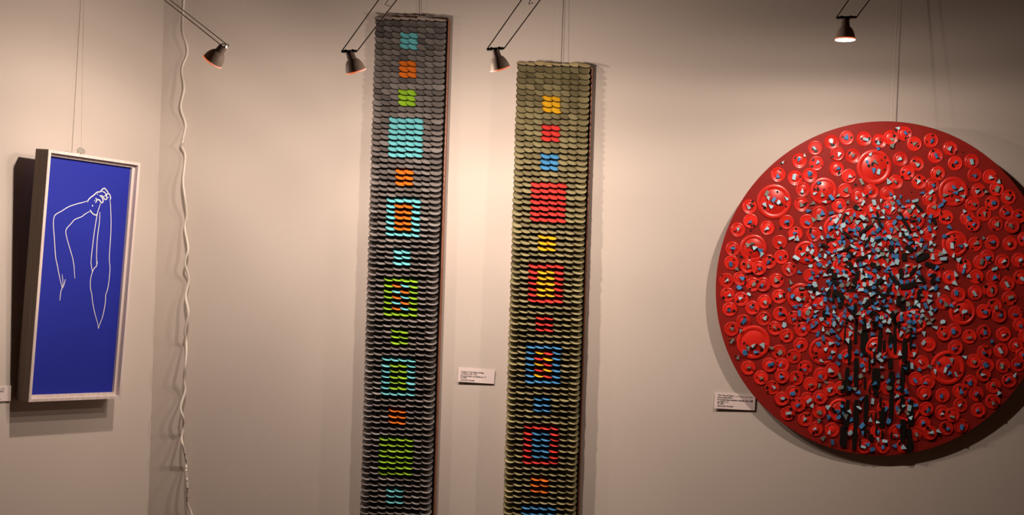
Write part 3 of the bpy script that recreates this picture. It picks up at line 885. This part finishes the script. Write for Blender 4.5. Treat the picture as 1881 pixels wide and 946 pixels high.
# ---------------------------------------------------------------- low-voltage spot lamps
LIGHTS = []
LAMP_COL = (1.0, 0.81, 0.68)
SPILL = [(13, 0.80), (29, 0.57), (46, 0.43), (70, 0.24), (88, 0.155), (110, 0.07), (180, 0.03)]      # degrees off the axis, share of the peak
def lamp(label, px, py, h, axis, roll, ends, hook=None, dirs=None, energy=40.0, sc=1.0, prof=SPILL, rodm='steel'):
    """px, py: the clip on top of the lamp; axis: where the lamp points; ends: image points the two rods run to (at y<=0)"""
    o = at_depth(px, py, h)
    ax = Vector(axis).normalized()
    z = -ax
    x = Vector((1, 0, 0)) if roll is None else Vector(roll)
    x = (x - z * x.dot(z)).normalized()
    y = z.cross(x)
    root = empty('spot_lamp', Matrix.Translation(o))
    tag(root, label, 'lamp', 'small cable spot lamps along the top')
    Rm = basis(x, y, z, Vector((0, 0, 0))) @ Matrix.Scale(sc, 4)
    nk = MB().lathe([(0.0085, -0.002), (0.0095, -0.004), (0.0105, -0.018), (0.0125, -0.021)], 20, Rm)
    nk.build('socket', M['bracket'], root, 35)
    rf = MB().lathe([(0.0120, -0.0185), (0.0150, -0.0215), (0.0185, -0.027), (0.0212, -0.034), (0.0228, -0.041), (0.0234, -0.046), (0.0222, -0.046), (0.0200, -0.035), (0.011, -0.022)], 40, Rm, caps=True)
    shell = rf.build('reflector', M['lamp'], root, 40)
    rm = MB().lathe([(0.0231, -0.0452), (0.0243, -0.0458), (0.0245, -0.0475), (0.0236, -0.0488), (0.0222, -0.0484), (0.0222, -0.0455), (0.0231, -0.0452)], 40, Rm, caps=False)
    r_ = rm.build('rim', M['rim'], root, 50)
    r_['label'] = 'glowing orange rim'
    ln = MB().lathe([(0.0222, -0.0466), (0.0222, -0.0474), (0.016, -0.0488), (0.008, -0.0494), (0.001, -0.0496)], 32, Rm)
    l_ = ln.build('lens', M['lens'], root, 50)
    # clip plate with two screws and the rod ends
    P1, P2 = [at_depth(a, b, h + dh) - o for (a, b, dh) in dirs]
    u = (P2 - P1).normalized()
    w = Vector((0, 0, 1)); v = w.cross(u).normalized(); w = u.cross(v)
    cm = basis(u, v, w, (P1 + P2) / 2)
    L = (P2 - P1).length / 2
    cl = MB().box((-L * 0.86, -0.0045, -0.0022), (L * 0.86, 0.0045, 0.0022), cm)
    cl.prism([(-L, -0.003), (-L * 0.8, -0.0045), (-L * 0.8, 0.0045), (-L, 0.003)], -0.0018, 0.0018, cm)
    cl.prism([(L * 0.8, -0.0045), (L, -0.003), (L, 0.003), (L * 0.8, 0.0045)], -0.0018, 0.0018, cm)
    for s in (-0.45, 0.45):
        cl.lathe([(0.0024, 0.002), (0.0024, 0.0035), (0.0018, 0.0042)], 12, cm @ Matrix.Translation((L * s, 0, 0)))
    cl.lathe([(0.0065, -0.006), (0.0075, -0.001)], 16, cm)
    clip = cl.build('clip', M['lamp_dark' if rodm == 'steel' else 'clip'], root)
    tops = []
    for (a, b), P in zip(ends, (P1, P2)):
        e = at_depth(a, b, h) - o
        e.y = P.y + (e.y - 0) * 0
        d = (e - P)
        tz = CABLE_Z - o.z
        e2_ = P + d * ((tz - P.z) / d.z)
        tops.append(e2_ + o)
        MB().tube([P - u * 0.0 , P + d.normalized() * 0.004, e2_], 0.00115, 8).build('rod', M[rodm], root)
        MB().lathe([(0.004, -0.012), (0.005, -0.010), (0.005, 0.010), (0.004, 0.012)], 12, Matrix.Translation(e2_) @ Matrix.Rotation(PI / 2, 4, 'Y')).build('cable_clamp', M['red_clip'], root)
    if hook:
        hp = [at_depth(a, b, h) - o for a, b in hook]
        d = hp[0] - hp[1]
        hp.insert(0, hp[0] + d * 3.0)
        MB().tube(hp, 0.0009, 6).build('hook', M['steel'], root)
    # the bulb: one lamp with a reflector bulb's profile, strong along the axis and weak all round
    ld = bpy.data.lights.new('bulb_light', 'POINT')
    ld.energy = energy
    ld.color = LAMP_COL
    ld.shadow_soft_size = 0.012
    ld.use_nodes = True
    nt = ld.node_tree
    em = nt.nodes['Emission']
    tc = nt.nodes.new('ShaderNodeTexCoord')
    sx = nt.nodes.new('ShaderNodeSeparateXYZ')
    mt = nt.nodes.new('ShaderNodeMath'); mt.operation = 'MULTIPLY'; mt.inputs[1].default_value = -1
    ac = nt.nodes.new('ShaderNodeMath'); ac.operation = 'ARCCOSINE'; ac.use_clamp = False
    dv = nt.nodes.new('ShaderNodeMath'); dv.operation = 'DIVIDE'; dv.inputs[1].default_value = PI
    cr_ = nt.nodes.new('ShaderNodeValToRGB')
    cr_.color_ramp.interpolation = 'B_SPLINE' if False else 'EASE'
    el = cr_.color_ramp.elements
    el[0].position, el[0].color = 0.0, (1, 1, 1, 1)
    el[1].position, el[1].color = 1.0, (prof[-1][1],) * 3 + (1,)
    for ang, val in prof[:-1]:
        e = el.new(ang / 180.0)
        e.color = (val, val, val, 1)
    nt.links.new(tc.outputs['Normal'], sx.inputs[0])
    nt.links.new(sx.outputs['Z'], mt.inputs[0])
    nt.links.new(mt.outputs[0], ac.inputs[0])
    nt.links.new(ac.outputs[0], dv.inputs[0])
    nt.links.new(dv.outputs[0], cr_.inputs[0])
    nt.links.new(cr_.outputs[0], em.inputs['Strength'])
    lo = bpy.data.objects.new('bulb_light', ld)
    C.objects.link(lo)
    lo.parent = root
    lo.matrix_local = basis(x, y, z, ax * 0.068 * sc)
    LIGHTS.append(lo)
    return tops
CABLE_Z = 2.52
tops = []
tops += lamp('spot lamp at the upper left turned towards the blue picture', 411, 84, 0.46, (-0.56, 0.18, -0.70), None, [(299, -3), (307, -3)], None,
             [(406, 83, 0.016), (418, 83, -0.016)], energy=20, sc=0.87, rodm='clip')
tops += lamp('spot lamp to the left of the silver cap panel', 642, 95, 0.46, (0.30, 0.36, -1.0), None, [(697, 0), (727, 0)], [(715, -3), (707, 9), (716, 11)],
             [(627, 95, 0.004), (656, 94, -0.004)], energy=24, sc=0.87)
tops += lamp('spot lamp between the two cap panels', 909, 90, 0.46, (0.28, 0.36, -1.0), None, [(959, 0), (991, 0)], [(976, -4), (971, 8), (979, 5)],
             [(894, 91, 0.004), (926, 89, -0.004)], energy=24, sc=0.87)
tops += lamp('spot lamp above the round red relief, its lens shining', 1553, 35, 0.46, (0.03, 0.05, -1.0), None, [(1559, 0), (1597, 0)], None,
             [(1536, 33, 0.004), (1573, 32, -0.004)], energy=26, sc=0.87, prof=[(13, 0.78), (30, 0.56), (50, 0.42), (70, 0.34), (83, 0.22), (95, 0.075), (110, 0.02), (180, 0.005)])
# the pair of bare low-voltage cables the lamps hang on, above the picture's edge
cb = MB().tube([Vector((CX - 0.15, -0.46, CABLE_Z)), Vector((RIGHT, -0.46, CABLE_Z))], 0.0015, 8).build('lamp_cable', M['steel'])
tag(cb, 'bare steel cable along the top that the spot lamps hang from', 'cable')

# ---------------------------------------------------------------- world and view
wd_ = bpy.data.worlds.new('room_air')
bpy.context.scene.world = wd_
wd_.use_nodes = True
bg = wd_.node_tree.nodes['Background']
bg.inputs['Color'].default_value = (0.02, 0.015, 0.012, 1)
bg.inputs['Strength'].default_value = 0.2
sc_ = bpy.context.scene
sc_.view_settings.view_transform = 'Standard'
sc_.view_settings.look = 'None'
sc_.view_settings.exposure = 0.0
sc_.view_settings.gamma = 1.0
sc_.view_settings.use_curve_mapping = False
